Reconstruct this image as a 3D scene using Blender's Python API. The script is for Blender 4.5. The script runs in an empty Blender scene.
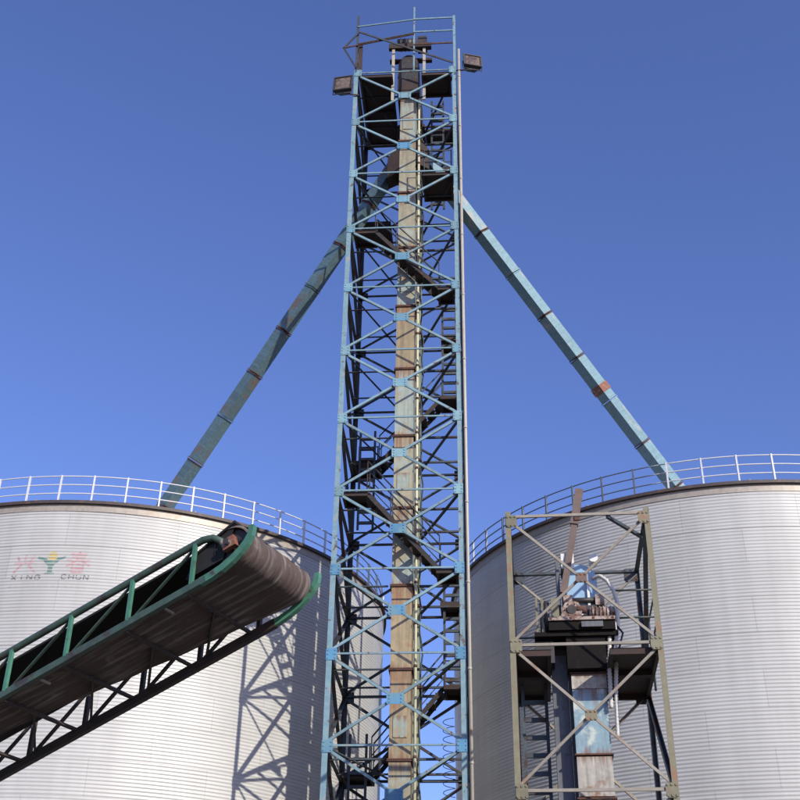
import bpy, bmesh, math, random
from mathutils import Vector, Matrix
random.seed(7)
R_ = math.radians
scene = bpy.context.scene
COL = scene.collection

# ------------------------------------------------------------------ camera, sky, sun, exposure
cam_d = bpy.data.cameras.new("camera"); cam = bpy.data.objects.new("camera", cam_d); COL.objects.link(cam)
cam_d.sensor_fit = 'HORIZONTAL'; cam_d.sensor_width = 36.0
cam_d.lens = 36.0 * 1180.0 / 800.0
cam_d.clip_start = 0.1; cam_d.clip_end = 6000
VP = Vector((430 - 400, 400 + 1510, -1180.0)).normalized()          # world up, seen by the camera
fw = Vector((0, 0, -1)); yw = (fw - VP * fw.dot(VP)).normalized(); xw = yw.cross(VP)
rot = Matrix((xw, yw, VP))                                           # camera -> world
cam.matrix_world = Matrix.Translation((0, 0, 1.65)) @ rot.to_4x4()
scene.camera = cam

SUN_EL, SUN_AZ = R_(25.5), R_(34)                                    # azimuth to the right of straight behind the camera
to_sun = Vector((math.sin(SUN_AZ) * math.cos(SUN_EL), -math.cos(SUN_AZ) * math.cos(SUN_EL), math.sin(SUN_EL)))
sun_d = bpy.data.lights.new("sun", 'SUN'); sun_d.energy = 5.0; sun_d.angle = R_(0.53); sun_d.color = (1.0, 0.94, 0.82)
sun = bpy.data.objects.new("sun", sun_d); COL.objects.link(sun)
sun.rotation_euler = to_sun.to_track_quat('Z', 'Y').to_euler()
world = bpy.data.worlds.new("World"); scene.world = world; world.use_nodes = True
wn = world.node_tree.nodes; wl = world.node_tree.links
bg = wn['Background']; bg.inputs['Strength'].default_value = 0.15
sky = wn.new('ShaderNodeTexSky'); sky.sky_type = 'NISHITA'; sky.sun_disc = False
sky.sun_elevation = SUN_EL
sky.sun_rotation = math.atan2(to_sun.x, to_sun.y)
sky.altitude = 200; sky.air_density = 1.0; sky.dust_density = 0.8; sky.ozone_density = 4.0
tint = wn.new('ShaderNodeMix'); tint.data_type = 'RGBA'; tint.blend_type = 'MULTIPLY'; tint.inputs[0].default_value = 1.0
tint.inputs[7].default_value = (1.07, 1.01, 1.40, 1)
wl.new(sky.outputs[0], tint.inputs[6]); wl.new(tint.outputs[2], bg.inputs['Color'])
scene.view_settings.view_transform = 'Standard'; scene.view_settings.look = 'None'
scene.view_settings.exposure = 0.0; scene.view_settings.gamma = 1.0
scene.cycles.max_bounces = 6; scene.cycles.diffuse_bounces = 3

# ------------------------------------------------------------------ materials
def mat(name, base, rough=0.6, metal=0.0, wear=None, wear_amt=0.0, wear_scale=3.0, var=0.08, streak=0.0, bump=0.0, objvar=0.0, spec=0.5, wear2=None, wear2_amt=0.2, edge=None, edge_amt=0.5, flake=False, lane=None):
    """painted or bare metal: base colour with grain, vertical streaks and patches of a wear colour"""
    m = bpy.data.materials.new(name); m.use_nodes = True
    nt = m.node_tree; n = nt.nodes; l = nt.links; b = n['Principled BSDF']
    b.inputs['Roughness'].default_value = rough; b.inputs['Metallic'].default_value = metal
    b.inputs['Specular IOR Level'].default_value = spec
    tc = n.new('ShaderNodeTexCoord'); oi = n.new('ShaderNodeObjectInfo')
    add = n.new('ShaderNodeVectorMath'); add.operation = 'ADD'
    cmb = n.new('ShaderNodeVectorMath'); cmb.operation = 'SCALE'; cmb.inputs[0].default_value = (31.7, 17.3, 23.1)
    l.new(oi.outputs['Random'], cmb.inputs['Scale']); l.new(tc.outputs['Object'], add.inputs[0]); l.new(cmb.outputs[0], add.inputs[1])
    nz = n.new('ShaderNodeTexNoise'); nz.inputs['Scale'].default_value = 9.0; nz.inputs['Detail'].default_value = 6
    l.new(add.outputs[0], nz.inputs['Vector'])
    mr = n.new('ShaderNodeMapRange'); mr.inputs[1].default_value = 0.25; mr.inputs[2].default_value = 0.75
    mr.inputs[3].default_value = 1 - var; mr.inputs[4].default_value = 1 + var
    l.new(nz.outputs[0], mr.inputs[0])
    col = n.new('ShaderNodeMix'); col.data_type = 'RGBA'; col.blend_type = 'MULTIPLY'; col.inputs[0].default_value = 1
    col.inputs[6].default_value = (*base, 1); l.new(mr.outputs[0], col.inputs[7])
    out = col.outputs[2]
    if objvar:
        mo = n.new('ShaderNodeMapRange'); mo.inputs[3].default_value = 1 - objvar; mo.inputs[4].default_value = 1 + objvar
        l.new(oi.outputs['Random'], mo.inputs[0])
        c2 = n.new('ShaderNodeMix'); c2.data_type = 'RGBA'; c2.blend_type = 'MULTIPLY'; c2.inputs[0].default_value = 1
        l.new(out, c2.inputs[6]); l.new(mo.outputs[0], c2.inputs[7]); out = c2.outputs[2]
    if streak:
        mp = n.new('ShaderNodeMapping'); mp.inputs['Scale'].default_value = (7, 7, 0.35); l.new(add.outputs[0], mp.inputs[0])
        ns = n.new('ShaderNodeTexNoise'); ns.inputs['Scale'].default_value = 2.2; ns.inputs['Detail'].default_value = 5; l.new(mp.outputs[0], ns.inputs['Vector'])
        ms = n.new('ShaderNodeMapRange'); ms.inputs[1].default_value = 0.3; ms.inputs[2].default_value = 0.72
        ms.inputs[3].default_value = 1 + streak * 0.4; ms.inputs[4].default_value = 1 - streak; l.new(ns.outputs[0], ms.inputs[0])
        c3 = n.new('ShaderNodeMix'); c3.data_type = 'RGBA'; c3.blend_type = 'MULTIPLY'; c3.inputs[0].default_value = 1
        l.new(out, c3.inputs[6]); l.new(ms.outputs[0], c3.inputs[7]); out = c3.outputs[2]
    if wear:
        nw = n.new('ShaderNodeTexNoise'); nw.inputs['Scale'].default_value = wear_scale; nw.inputs['Detail'].default_value = 8; nw.inputs['Roughness'].default_value = 0.65
        l.new(add.outputs[0], nw.inputs['Vector'])
        mw = n.new('ShaderNodeMapRange'); mw.inputs[1].default_value = 0.72 - 0.45 * wear_amt; mw.inputs[2].default_value = 0.80 - 0.40 * wear_amt
        l.new(nw.outputs[0], mw.inputs[0])
        c4 = n.new('ShaderNodeMix'); c4.data_type = 'RGBA'; l.new(mw.outputs[0], c4.inputs[0])
        l.new(out, c4.inputs[6]); c4.inputs[7].default_value = (*wear, 1); out = c4.outputs[2]
    if wear2:
        n5 = n.new('ShaderNodeTexNoise'); n5.inputs['Scale'].default_value = 4.3; n5.inputs['Detail'].default_value = 10; n5.inputs['Roughness'].default_value = 0.75
        l.new(add.outputs[0], n5.inputs['Vector'])
        m5 = n.new('ShaderNodeMapRange'); m5.inputs[1].default_value = 0.70 - 0.4 * wear2_amt; m5.inputs[2].default_value = 0.74 - 0.4 * wear2_amt; l.new(n5.outputs[0], m5.inputs[0])
        c5 = n.new('ShaderNodeMix'); c5.data_type = 'RGBA'; l.new(m5.outputs[0], c5.inputs[0]); l.new(out, c5.inputs[6]); c5.inputs[7].default_value = (*wear2, 1); out = c5.outputs[2]
    if edge:
        # rust that starts at the seams of each piece and runs down from the upper one in narrow tongues
        sx = n.new('ShaderNodeSeparateXYZ'); l.new(tc.outputs['Generated'], sx.inputs[0])
        mpe = n.new('ShaderNodeMapping'); mpe.inputs['Scale'].default_value = (9, 9, 0.5); l.new(add.outputs[0], mpe.inputs[0])
        ne = n.new('ShaderNodeTexNoise'); ne.inputs['Scale'].default_value = 1.6; ne.inputs['Detail'].default_value = 6; l.new(mpe.outputs[0], ne.inputs['Vector'])
        up_ = n.new('ShaderNodeMapRange'); up_.inputs[1].default_value = 0.45; up_.inputs[2].default_value = 1.0; up_.inputs[3].default_value = 0.0; up_.inputs[4].default_value = 0.42; l.new(sx.outputs[2], up_.inputs[0])
        dn_ = n.new('ShaderNodeMapRange'); dn_.inputs[1].default_value = 0.16; dn_.inputs[2].default_value = 0.0; dn_.inputs[3].default_value = 0.0; dn_.inputs[4].default_value = 0.36; l.new(sx.outputs[2], dn_.inputs[0])
        a1 = n.new('ShaderNodeMath'); a1.operation = 'MAXIMUM'; l.new(up_.outputs[0], a1.inputs[0]); l.new(dn_.outputs[0], a1.inputs[1])
        a2 = n.new('ShaderNodeMath'); a2.operation = 'ADD'; l.new(a1.outputs[0], a2.inputs[0]); l.new(ne.outputs[0], a2.inputs[1])
        me_ = n.new('ShaderNodeMapRange'); me_.inputs[1].default_value = 0.92 - 0.3 * edge_amt; me_.inputs[2].default_value = 1.12 - 0.3 * edge_amt; me_.inputs[4].default_value = 0.85; l.new(a2.outputs[0], me_.inputs[0])
        c6 = n.new('ShaderNodeMix'); c6.data_type = 'RGBA'; l.new(me_.outputs[0], c6.inputs[0]); l.new(out, c6.inputs[6]); c6.inputs[7].default_value = (*edge, 1); out = c6.outputs[2]
    if lane:
        # pale dust that has settled in lanes along the running direction
        mpl = n.new('ShaderNodeMapping'); mpl.inputs['Scale'].default_value = (0.9, 9, 0.9); l.new(tc.outputs['Object'], mpl.inputs[0])
        nl = n.new('ShaderNodeTexNoise'); nl.inputs['Scale'].default_value = 1.3; nl.inputs['Detail'].default_value = 5; l.new(mpl.outputs[0], nl.inputs['Vector'])
        ml = n.new('ShaderNodeMapRange'); ml.inputs[1].default_value = 0.50; ml.inputs[2].default_value = 0.74; ml.inputs[4].default_value = 0.75; l.new(nl.outputs[0], ml.inputs[0])
        c8 = n.new('ShaderNodeMix'); c8.data_type = 'RGBA'; l.new(ml.outputs[0], c8.inputs[0]); l.new(out, c8.inputs[6]); c8.inputs[7].default_value = (*lane, 1); out = c8.outputs[2]
    if flake:
        # paint worn away along the crest of every corrugation
        sz = n.new('ShaderNodeSeparateXYZ'); l.new(tc.outputs['Object'], sz.inputs[0])
        w1 = n.new('ShaderNodeMath'); w1.operation = 'MULTIPLY'; w1.inputs[1].default_value = 2*math.pi/0.090; l.new(sz.outputs[2], w1.inputs[0])
        w2 = n.new('ShaderNodeMath'); w2.operation = 'COSINE'; l.new(w1.outputs[0], w2.inputs[0])
        w4 = n.new('ShaderNodeMath'); w4.operation = 'MULTIPLY_ADD'; w4.inputs[1].default_value = 1.6; w4.inputs[2].default_value = -0.8; l.new(nz.outputs[0], w4.inputs[0])
        w5 = n.new('ShaderNodeMath'); w5.operation = 'ADD'; l.new(w2.outputs[0], w5.inputs[0]); l.new(w4.outputs[0], w5.inputs[1])
        w3 = n.new('ShaderNodeMapRange'); w3.inputs[1].default_value = -0.3; w3.inputs[2].default_value = 0.9; w3.inputs[3].default_value = 0.0; w3.inputs[4].default_value = 0.6; l.new(w5.outputs[0], w3.inputs[0])
        c7 = n.new('ShaderNodeMix'); c7.data_type = 'RGBA'; l.new(w3.outputs[0], c7.inputs[0]); l.new(out, c7.inputs[6]); c7.inputs[7].default_value = (0.45, 0.443, 0.415, 1); out = c7.outputs[2]
    l.new(out, b.inputs['Base Color'])
    rr = n.new('ShaderNodeMapRange'); rr.inputs[3].default_value = max(rough - 0.12, 0.05); rr.inputs[4].default_value = min(rough + 0.12, 1)
    l.new(nz.outputs[0], rr.inputs[0]); l.new(rr.outputs[0], b.inputs['Roughness'])
    if bump:
        bp = n.new('ShaderNodeBump'); bp.inputs['Strength'].default_value = bump; bp.inputs['Distance'].default_value = 0.01
        l.new(nz.outputs[0], bp.inputs['Height']); l.new(bp.outputs[0], b.inputs['Normal'])
    return m

RUST = (0.17, 0.065, 0.03)
M = {}
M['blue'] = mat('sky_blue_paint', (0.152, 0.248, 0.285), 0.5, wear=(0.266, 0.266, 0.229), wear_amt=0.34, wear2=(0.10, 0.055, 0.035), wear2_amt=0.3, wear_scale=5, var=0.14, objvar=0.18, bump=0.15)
M['teal_plate'] = mat('hazed_teal_gusset_paint', (0.163, 0.281, 0.318), 0.5, wear=(0.126, 0.266, 0.348), wear_amt=0.4, wear_scale=1.6, var=0.14, objvar=0.2, bump=0.15)  # paler copy for the upper plates, haze put into the paint
M['blue_plate'] = mat('blue_gusset_paint', (0.075, 0.211, 0.340), 0.5, wear=(0.116, 0.231, 0.286), wear_amt=0.5, wear_scale=1.6, var=0.12, objvar=0.22, bump=0.15)
M['inner'] = mat('shaded_dark_blue_paint', (0.036, 0.050, 0.060), 0.65, wear=(0.040, 0.018, 0.011), wear_amt=0.5, wear_scale=4, var=0.25, objvar=0.35, bump=0.2)  # inner and back members: the paint is darkened to hold their shade
M['deck'] = mat('rusty_primer_plate', (0.040, 0.021, 0.016), 0.8, wear=(0.03, 0.02, 0.018), wear_amt=0.6, wear_scale=2, var=0.3, objvar=0.2, bump=0.3)
M['case_green'] = mat('weathered_green_grey_paint', (0.271, 0.312, 0.271), 0.55, wear=(0.295, 0.246, 0.156), wear_amt=0.5, wear_scale=1.7, var=0.12, streak=0.25, objvar=0.08, bump=0.15, edge=(0.20, 0.10, 0.05), edge_amt=0.6)
M['case_tan'] = mat('weathered_tan_paint', (0.303, 0.275, 0.184), 0.55, wear=(0.295, 0.328, 0.271), wear_amt=0.45, wear_scale=1.5, var=0.12, streak=0.22, objvar=0.1, bump=0.15, edge=(0.20, 0.10, 0.05), edge_amt=0.6)
M['case_ochre'] = mat('ochre_stained_paint', (0.295, 0.234, 0.139), 0.6, wear=(0.271, 0.123, 0.057), wear_amt=0.36, wear_scale=1.3, var=0.14, streak=0.3, objvar=0.08, bump=0.15, edge=(0.20, 0.10, 0.05), edge_amt=0.6)
M['case_back'] = mat('olive_back_casing_paint', (0.20, 0.25, 0.17), 0.6, wear=(0.12, 0.09, 0.05), wear_amt=0.3, var=0.2, streak=0.3)
M['rust'] = mat('rusty_flange_steel', (0.10, 0.045, 0.03), 0.85, wear=(0.05, 0.03, 0.025), wear_amt=0.5, wear_scale=6, var=0.3, bump=0.3)
M['cream'] = mat('cream_pipe_paint', (0.383, 0.347, 0.281), 0.45, wear=(0.40, 0.26, 0.17), wear_amt=0.28, wear_scale=2, var=0.08, streak=0.15)
M['yellow_pipe'] = mat('pale_yellow_pipe_paint', (0.508, 0.467, 0.312), 0.45, wear=(0.3, 0.18, 0.1), wear_amt=0.3, wear_scale=2, var=0.1)
M['stair'] = mat('dark_rusty_stair_steel', (0.022, 0.017, 0.015), 0.75, wear=(0.055, 0.025, 0.015), wear_amt=0.4, wear_scale=5, var=0.3, bump=0.2)
M['black_steel'] = mat('shaded_black_plate', (0.010, 0.008, 0.0075), 0.8, spec=0.15, wear=(0.02, 0.014, 0.012), wear_amt=0.4, var=0.3)  # deeper black for the head box, its shade put into the colour
M['dark_steel'] = mat('dark_greasy_steel', (0.035, 0.032, 0.032), 0.55, wear=(0.06, 0.035, 0.025), wear_amt=0.4, var=0.3, objvar=0.2, bump=0.2)
M['lamp_body'] = mat('dark_lamp_housing', (0.035, 0.03, 0.028), 0.6, var=0.2)
M['lamp_glass'] = mat('dusty_lamp_glass', (0.16, 0.12, 0.09), 0.25, var=0.3, wear=(0.07, 0.05, 0.04), wear_amt=0.5)
M['chute'] = mat('teal_chute_paint', (0.160, 0.276, 0.312), 0.5, wear=(0.288, 0.304, 0.280), wear_amt=0.4, wear_scale=1.5, var=0.12, streak=0.15, objvar=0.12, bump=0.15)
M['chute_dim'] = mat('shaded_teal_chute_paint', (0.096, 0.160, 0.184), 0.55, wear=(0.136, 0.112, 0.088), wear_amt=0.42, wear_scale=1.6, var=0.15, streak=0.25, objvar=0.15, bump=0.15)  # left chute: same teal darkened, its weaker light painted in
M['collar'] = mat('rust_red_collar', (0.204, 0.078, 0.048), 0.7, wear=(0.330, 0.270, 0.210), wear_amt=0.4, wear_scale=8, var=0.2)
M['white_rail'] = mat('white_rail_paint', (0.579, 0.579, 0.594), 0.45, wear=(0.35, 0.25, 0.2), wear_amt=0.15, wear_scale=9, var=0.06)
M['grey_rail'] = mat('shaded_grey_rail', (0.13, 0.15, 0.19), 0.5, metal=0.3, var=0.2)  # darker copy of the white rail, shade put into its colour
M['eave'] = mat('dark_eave_steel', (0.055, 0.04, 0.036), 0.6, wear=(0.10, 0.06, 0.045), wear_amt=0.4, var=0.2)
M['band'] = mat('dull_top_band_zinc', (0.328, 0.287, 0.238), 0.5, metal=0.2, wear=(0.30, 0.22, 0.17), wear_amt=0.35, wear_scale=1.2, var=0.15)
M['roof'] = mat('zinc_roof_sheet', (0.42, 0.42, 0.42), 0.45, metal=0.4, var=0.1)
M['green'] = mat('green_conveyor_paint', (0.061, 0.180, 0.119), 0.45, wear=(0.06, 0.05, 0.04), wear_amt=0.32, wear_scale=5, var=0.2, objvar=0.25, bump=0.1)
M['dark_green'] = mat('grimy_dark_green_paint', (0.040, 0.068, 0.050), 0.5, wear=(0.045, 0.035, 0.03), wear_amt=0.45, wear_scale=4, var=0.25, objvar=0.25, bump=0.1)
M['brown_frame'] = mat('grimy_brown_frame', (0.045, 0.032, 0.028), 0.65, wear=(0.03, 0.03, 0.026), wear_amt=0.5, var=0.3)
M['belt'] = mat('brown_dusty_belt', (0.075, 0.052, 0.043), 0.85, wear=(0.16, 0.125, 0.105), wear_amt=0.25, wear_scale=2.5, var=0.16, bump=0.25, lane=(0.30, 0.265, 0.235))
M['belt_top'] = mat('black_rubber_belt', (0.010, 0.010, 0.010), 0.8, var=0.3)
M['khaki'] = mat('khaki_tower_paint', (0.164, 0.150, 0.091), 0.55, wear=(0.22, 0.115, 0.06), wear_amt=0.32, wear_scale=3.5, var=0.15, objvar=0.12, bump=0.15)
M['khaki_pale'] = mat('faded_khaki_brace_paint', (0.231, 0.206, 0.164), 0.55, wear=(0.22, 0.13, 0.08), wear_amt=0.36, wear_scale=3, var=0.15, objvar=0.15, bump=0.15)
M['rust_tube'] = mat('rust_brown_tube', (0.128, 0.090, 0.075), 0.7, wear=(0.247, 0.105, 0.038), wear_amt=0.40, wear_scale=4, var=0.2, bump=0.2)
M['hood_blue'] = mat('bright_blue_hood_paint', (0.246, 0.385, 0.525), 0.45, wear=(0.55, 0.55, 0.52), wear_amt=0.22, wear_scale=3, var=0.1, bump=0.1)
M['hood_white'] = mat('chalky_white_paint', (0.66, 0.65, 0.60), 0.5, wear=(0.4, 0.3, 0.2), wear_amt=0.3, wear_scale=7, var=0.12)
M['case_blue'] = mat('patchy_pale_blue_casing', (0.197, 0.295, 0.344), 0.55, wear=(0.42, 0.47, 0.42), wear_amt=0.46, wear_scale=3.4, var=0.18, streak=0.2, bump=0.2, edge=(0.17, 0.085, 0.05), edge_amt=0.8)
M['case_rusty'] = mat('rust_streaked_casing', (0.369, 0.344, 0.295), 0.6, wear=(0.20, 0.10, 0.06), wear_amt=0.36, wear_scale=2.6, var=0.18, streak=0.35, bump=0.2, edge=(0.17, 0.085, 0.05), edge_amt=0.45)
M['pink_gear'] = mat('rust_pink_gear_paint', (0.344, 0.271, 0.230), 0.6, wear=(0.13, 0.07, 0.05), wear_amt=0.6, wear_scale=7, var=0.2)
M['hose'] = mat('white_ribbed_hose', (0.533, 0.504, 0.461), 0.6, wear=(0.180, 0.144, 0.115), wear_amt=0.35, wear_scale=9, var=0.12)
M['steel_grey'] = mat('dull_grey_casing', (0.10, 0.105, 0.115), 0.55, wear=(0.07, 0.05, 0.04), wear_amt=0.4, var=0.2, streak=0.2)
M['red_print'] = mat('faded_red_print', (0.450, 0.247, 0.255), 0.6, wear=(0.413, 0.375, 0.375), wear_amt=0.45, wear_scale=9, var=0.1, flake=True)
M['green_print'] = mat('faded_green_print', (0.105, 0.195, 0.173), 0.6, wear=(0.225, 0.285, 0.262), wear_amt=0.3, wear_scale=9, var=0.1, flake=True)
M['yellow_print'] = mat('faded_yellow_print', (0.465, 0.352, 0.128), 0.6, wear=(0.465, 0.413, 0.285), wear_amt=0.3, wear_scale=9, var=0.1, flake=True)
M['black_print'] = mat('faded_black_print', (0.120, 0.105, 0.112), 0.6, wear=(0.300, 0.285, 0.285), wear_amt=0.4, wear_scale=9, var=0.1, flake=True)
M['pale_print'] = mat('very_faded_pink_print', (0.398, 0.338, 0.338), 0.6, wear=(0.413, 0.390, 0.390), wear_amt=0.5, wear_scale=9, var=0.06, flake=True)
M['cable'] = mat('black_cable_rubber', (0.02, 0.02, 0.022), 0.6, var=0.2)

def silo_material():
    m = bpy.data.materials.new('galvanised_corrugated_sheet'); m.use_nodes = True
    nt = m.node_tree; n = nt.nodes; l = nt.links; b = n['Principled BSDF']
    b.inputs['Metallic'].default_value = 0.12; b.inputs['Roughness'].default_value = 0.42
    uv = n.new('ShaderNodeUVMap')
    br = n.new('ShaderNodeTexBrick'); br.inputs['Scale'].default_value = 1.0
    br.inputs['Brick Width'].default_value = 2.86; br.inputs['Row Height'].default_value = 0.904; br.inputs['Mortar Size'].default_value = 0.012; br.inputs['Mortar Smooth'].default_value = 0.6
    br.inputs['Color1'].default_value = (0.445, 0.438, 0.41, 1); br.inputs['Color2'].default_value = (0.475, 0.468, 0.44, 1); br.inputs['Mortar'].default_value = (0.36, 0.352, 0.33, 1)
    l.new(uv.outputs[0], br.inputs['Vector'])
    mp = n.new('ShaderNodeMapping'); mp.inputs['Scale'].default_value = (1.6, 0.10, 1); l.new(uv.outputs[0], mp.inputs[0])
    ns = n.new('ShaderNodeTexNoise'); ns.inputs['Scale'].default_value = 1.7; ns.inputs['Detail'].default_value = 7; l.new(mp.outputs[0], ns.inputs['Vector'])
    ms = n.new('ShaderNodeMapRange'); ms.inputs[1].default_value = 0.3; ms.inputs[2].default_value = 0.7; ms.inputs[3].default_value = 0.93; ms.inputs[4].default_value = 1.04
    l.new(ns.outputs[0], ms.inputs[0])
    c = n.new('ShaderNodeMix'); c.data_type = 'RGBA'; c.blend_type = 'MULTIPLY'; c.inputs[0].default_value = 1
    l.new(br.outputs[0], c.inputs[6]); l.new(ms.outputs[0], c.inputs[7])
    # blotchy zinc bloom and a few dirty runs
    n2 = n.new('ShaderNodeTexNoise'); n2.inputs['Scale'].default_value = 0.55; n2.inputs['Detail'].default_value = 9; l.new(uv.outputs[0], n2.inputs['Vector'])
    m2 = n.new('ShaderNodeMapRange'); m2.inputs[1].default_value = 0.35; m2.inputs[2].default_value = 0.7; m2.inputs[3].default_value = 1.04; m2.inputs[4].default_value = 0.90
    l.new(n2.outputs[0], m2.inputs[0])
    c2 = n.new('ShaderNodeMix'); c2.data_type = 'RGBA'; c2.blend_type = 'MULTIPLY'; c2.inputs[0].default_value = 1
    l.new(c.outputs[2], c2.inputs[6]); l.new(m2.outputs[0], c2.inputs[7])
    mp3 = n.new('ShaderNodeMapping'); mp3.inputs['Scale'].default_value = (1.1, 0.16, 1); l.new(uv.outputs[0], mp3.inputs[0])
    n3 = n.new('ShaderNodeTexNoise'); n3.inputs['Scale'].default_value = 1.3; n3.inputs['Detail'].default_value = 3; l.new(mp3.outputs[0], n3.inputs['Vector'])
    m3 = n.new('ShaderNodeMapRange'); m3.inputs[1].default_value = 0.66; m3.inputs[2].default_value = 0.76; m3.inputs[4].default_value = 0.45
    l.new(n3.outputs[0], m3.inputs[0])
    c3 = n.new('ShaderNodeMix'); c3.data_type = 'RGBA'; l.new(m3.outputs[0], c3.inputs[0]); l.new(c2.outputs[2], c3.inputs[6]); c3.inputs[7].default_value = (0.39, 0.345, 0.33, 1)
    l.new(c3.outputs[2], b.inputs['Base Color'])
    mr = n.new('ShaderNodeMapRange'); mr.inputs[3].default_value = 0.34; mr.inputs[4].default_value = 0.55; l.new(n2.outputs[0], mr.inputs[0]); l.new(mr.outputs[0], b.inputs['Roughness'])
    return m
M['silo'] = silo_material()

def ground_material():
    m = bpy.data.materials.new('packed_earth_yard'); m.use_nodes = True
    nt = m.node_tree; n = nt.nodes; l = nt.links; b = n['Principled BSDF']; b.inputs['Roughness'].default_value = 0.95
    tc = n.new('ShaderNodeTexCoord'); nz = n.new('ShaderNodeTexNoise'); nz.inputs['Scale'].default_value = 0.35; nz.inputs['Detail'].default_value = 10
    l.new(tc.outputs['Object'], nz.inputs['Vector'])
    cr = n.new('ShaderNodeValToRGB'); cr.color_ramp.elements[0].position = 0.3; cr.color_ramp.elements[0].color = (0.085, 0.075, 0.06, 1)
    cr.color_ramp.elements[1].position = 0.7; cr.color_ramp.elements[1].color = (0.15, 0.13, 0.105, 1)
    l.new(nz.outputs[0], cr.inputs[0]); l.new(cr.outputs[0], b.inputs['Base Color'])
    bp = n.new('ShaderNodeBump'); bp.inputs['Strength'].default_value = 0.4; l.new(nz.outputs[0], bp.inputs['Height']); l.new(bp.outputs[0], b.inputs['Normal'])
    return m

# ------------------------------------------------------------------ mesh helpers
class MB:
    def __init__(s): s.v = []; s.f = []; s.smooth = set()
    def poly(s, pts, faces, smooth=False):
        o = len(s.v); s.v += [tuple(p) for p in pts]
        for f in faces:
            if smooth: s.smooth.add(len(s.f))
            s.f.append(tuple(i + o for i in f))
        return s
    def box(s, x0, x1, y0, y1, z0, z1, mtx=None):
        p = [Vector(q) for q in ((x0,y0,z0),(x1,y0,z0),(x1,y1,z0),(x0,y1,z0),(x0,y0,z1),(x1,y0,z1),(x1,y1,z1),(x0,y1,z1))]
        if mtx: p = [mtx @ q for q in p]
        return s.poly(p, [(0,3,2,1),(4,5,6,7),(0,1,5,4),(1,2,6,5),(2,3,7,6),(3,0,4,7)])
    def bar(s, p0, p1, prof, up):
        """sweep a closed profile [(u,w)] from p0 to p1; u runs along 'up' made square to the bar, w along bar x u"""
        p0 = Vector(p0); p1 = Vector(p1); d = (p1 - p0).normalized(); u = Vector(up); u = (u - d * u.dot(d)).normalized(); w = d.cross(u)
        n = len(prof); pts = [p + u * a + w * b for p in (p0, p1) for a, b in prof]
        area = sum(prof[i][0]*prof[(i+1)%n][1] - prof[(i+1)%n][0]*prof[i][1] for i in range(n))
        fs = [(i, (i+1)%n, n+(i+1)%n, n+i) for i in range(n)] + [tuple(range(n-1,-1,-1)), tuple(range(n, 2*n))]
        if area < 0: fs = [f[::-1] for f in fs]
        return s.poly(pts, fs)
    def rect(s, p0, p1, a, b, up=(0,0,1)):
        return s.bar(p0, p1, [(-a/2,-b/2),(a/2,-b/2),(a/2,b/2),(-a/2,b/2)], up)
    def angle(s, p0, p1, a, b, t, up, flip=1):
        """L section: leg a along 'up', leg b along (bar x up) * flip"""
        return s.bar(p0, p1, [(0,0),(a,0),(a,t*flip),(t,t*flip),(t,b*flip),(0,b*flip)], up)
    def tube(s, pts, r, n=8, caps=True):
        pts = [Vector(p) for p in pts]; rs = r if isinstance(r, (list, tuple)) else [r]*len(pts)
        d0 = (pts[1]-pts[0]).normalized(); u = Vector((0,0,1)) if abs(d0.z) < .9 else Vector((0,1,0))
        ring = []; V = []
        for i, p in enumerate(pts):
            d = (pts[min(i+1,len(pts)-1)] - pts[max(i-1,0)]).normalized()
            u = (u - d*u.dot(d)).normalized(); w = d.cross(u)
            for k in range(n):
                a = 2*math.pi*k/n; V.append(p + (u*math.cos(a) + w*math.sin(a))*rs[i])
        F = [(i*n+k, i*n+(k+1)%n, (i+1)*n+(k+1)%n, (i+1)*n+k) for i in range(len(pts)-1) for k in range(n)]
        s.poly(V, F, True)
        if caps:
            o = len(s.v) - len(V)
            s.f.append(tuple(o + k for k in range(n-1,-1,-1))); s.f.append(tuple(o + (len(pts)-1)*n + k for k in range(n)))
        return s
    def cyl(s, c, axis, r, L, n=20):
        a = Vector(axis).normalized()*L/2; c = Vector(c); return s.tube([c-a, c+a], r, n)
    def extrude(s, poly, y0, y1):
        """polygon in x,z pushed along y"""
        n = len(poly); pts = [(x,y0,z) for x,z in poly] + [(x,y1,z) for x,z in poly]
        return s.poly(pts, [(i,(i+1)%n,n+(i+1)%n,n+i) for i in range(n)] + [tuple(range(n-1,-1,-1)), tuple(range(n,2*n))])
    def mesh(s, name, m):
        me = bpy.data.meshes.new(name); me.from_pydata(s.v, [], s.f)
        if s.smooth:
            sm = [i in s.smooth for i in range(len(s.f))]; me.polygons.foreach_set('use_smooth', sm)
        if m: me.materials.append(m)
        me.update(); return me
    def build(s, name, m, parent=None, label=None):
        o = bpy.data.objects.new(name, s.mesh(name, m)); COL.objects.link(o)
        bm = bmesh.new(); bm.from_mesh(o.data); bmesh.ops.recalc_face_normals(bm, faces=bm.faces); bm.to_mesh(o.data); bm.free()
        if parent: o.parent = parent
        if label: o['label'] = label
        return o

def inst(o, loc, parent=None):
    c = o.copy(); COL.objects.link(c); c.location = loc
    if parent: c.parent = parent
    return c
def thing(name, label, cat, loc=(0,0,0), rot=(0,0,0), group=None):
    o = bpy.data.objects.new(name, None); o.empty_display_size = 0.5; COL.objects.link(o); o.location = loc; o.rotation_euler = rot
    o['label'] = label; o['category'] = cat
    if group: o['group'] = group
    return o
def mark(o, label, cat, group=None):
    o['label'] = label; o['category'] = cat
    if group: o['group'] = group
    return o

# ------------------------------------------------------------------ ground
g = MB().poly([(-3000,-3000,0),(3000,-3000,0),(3000,3000,0),(-3000,3000,0)], [(0,1,2,3)]).build('ground', ground_material())
g['kind'] = 'structure'

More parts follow.
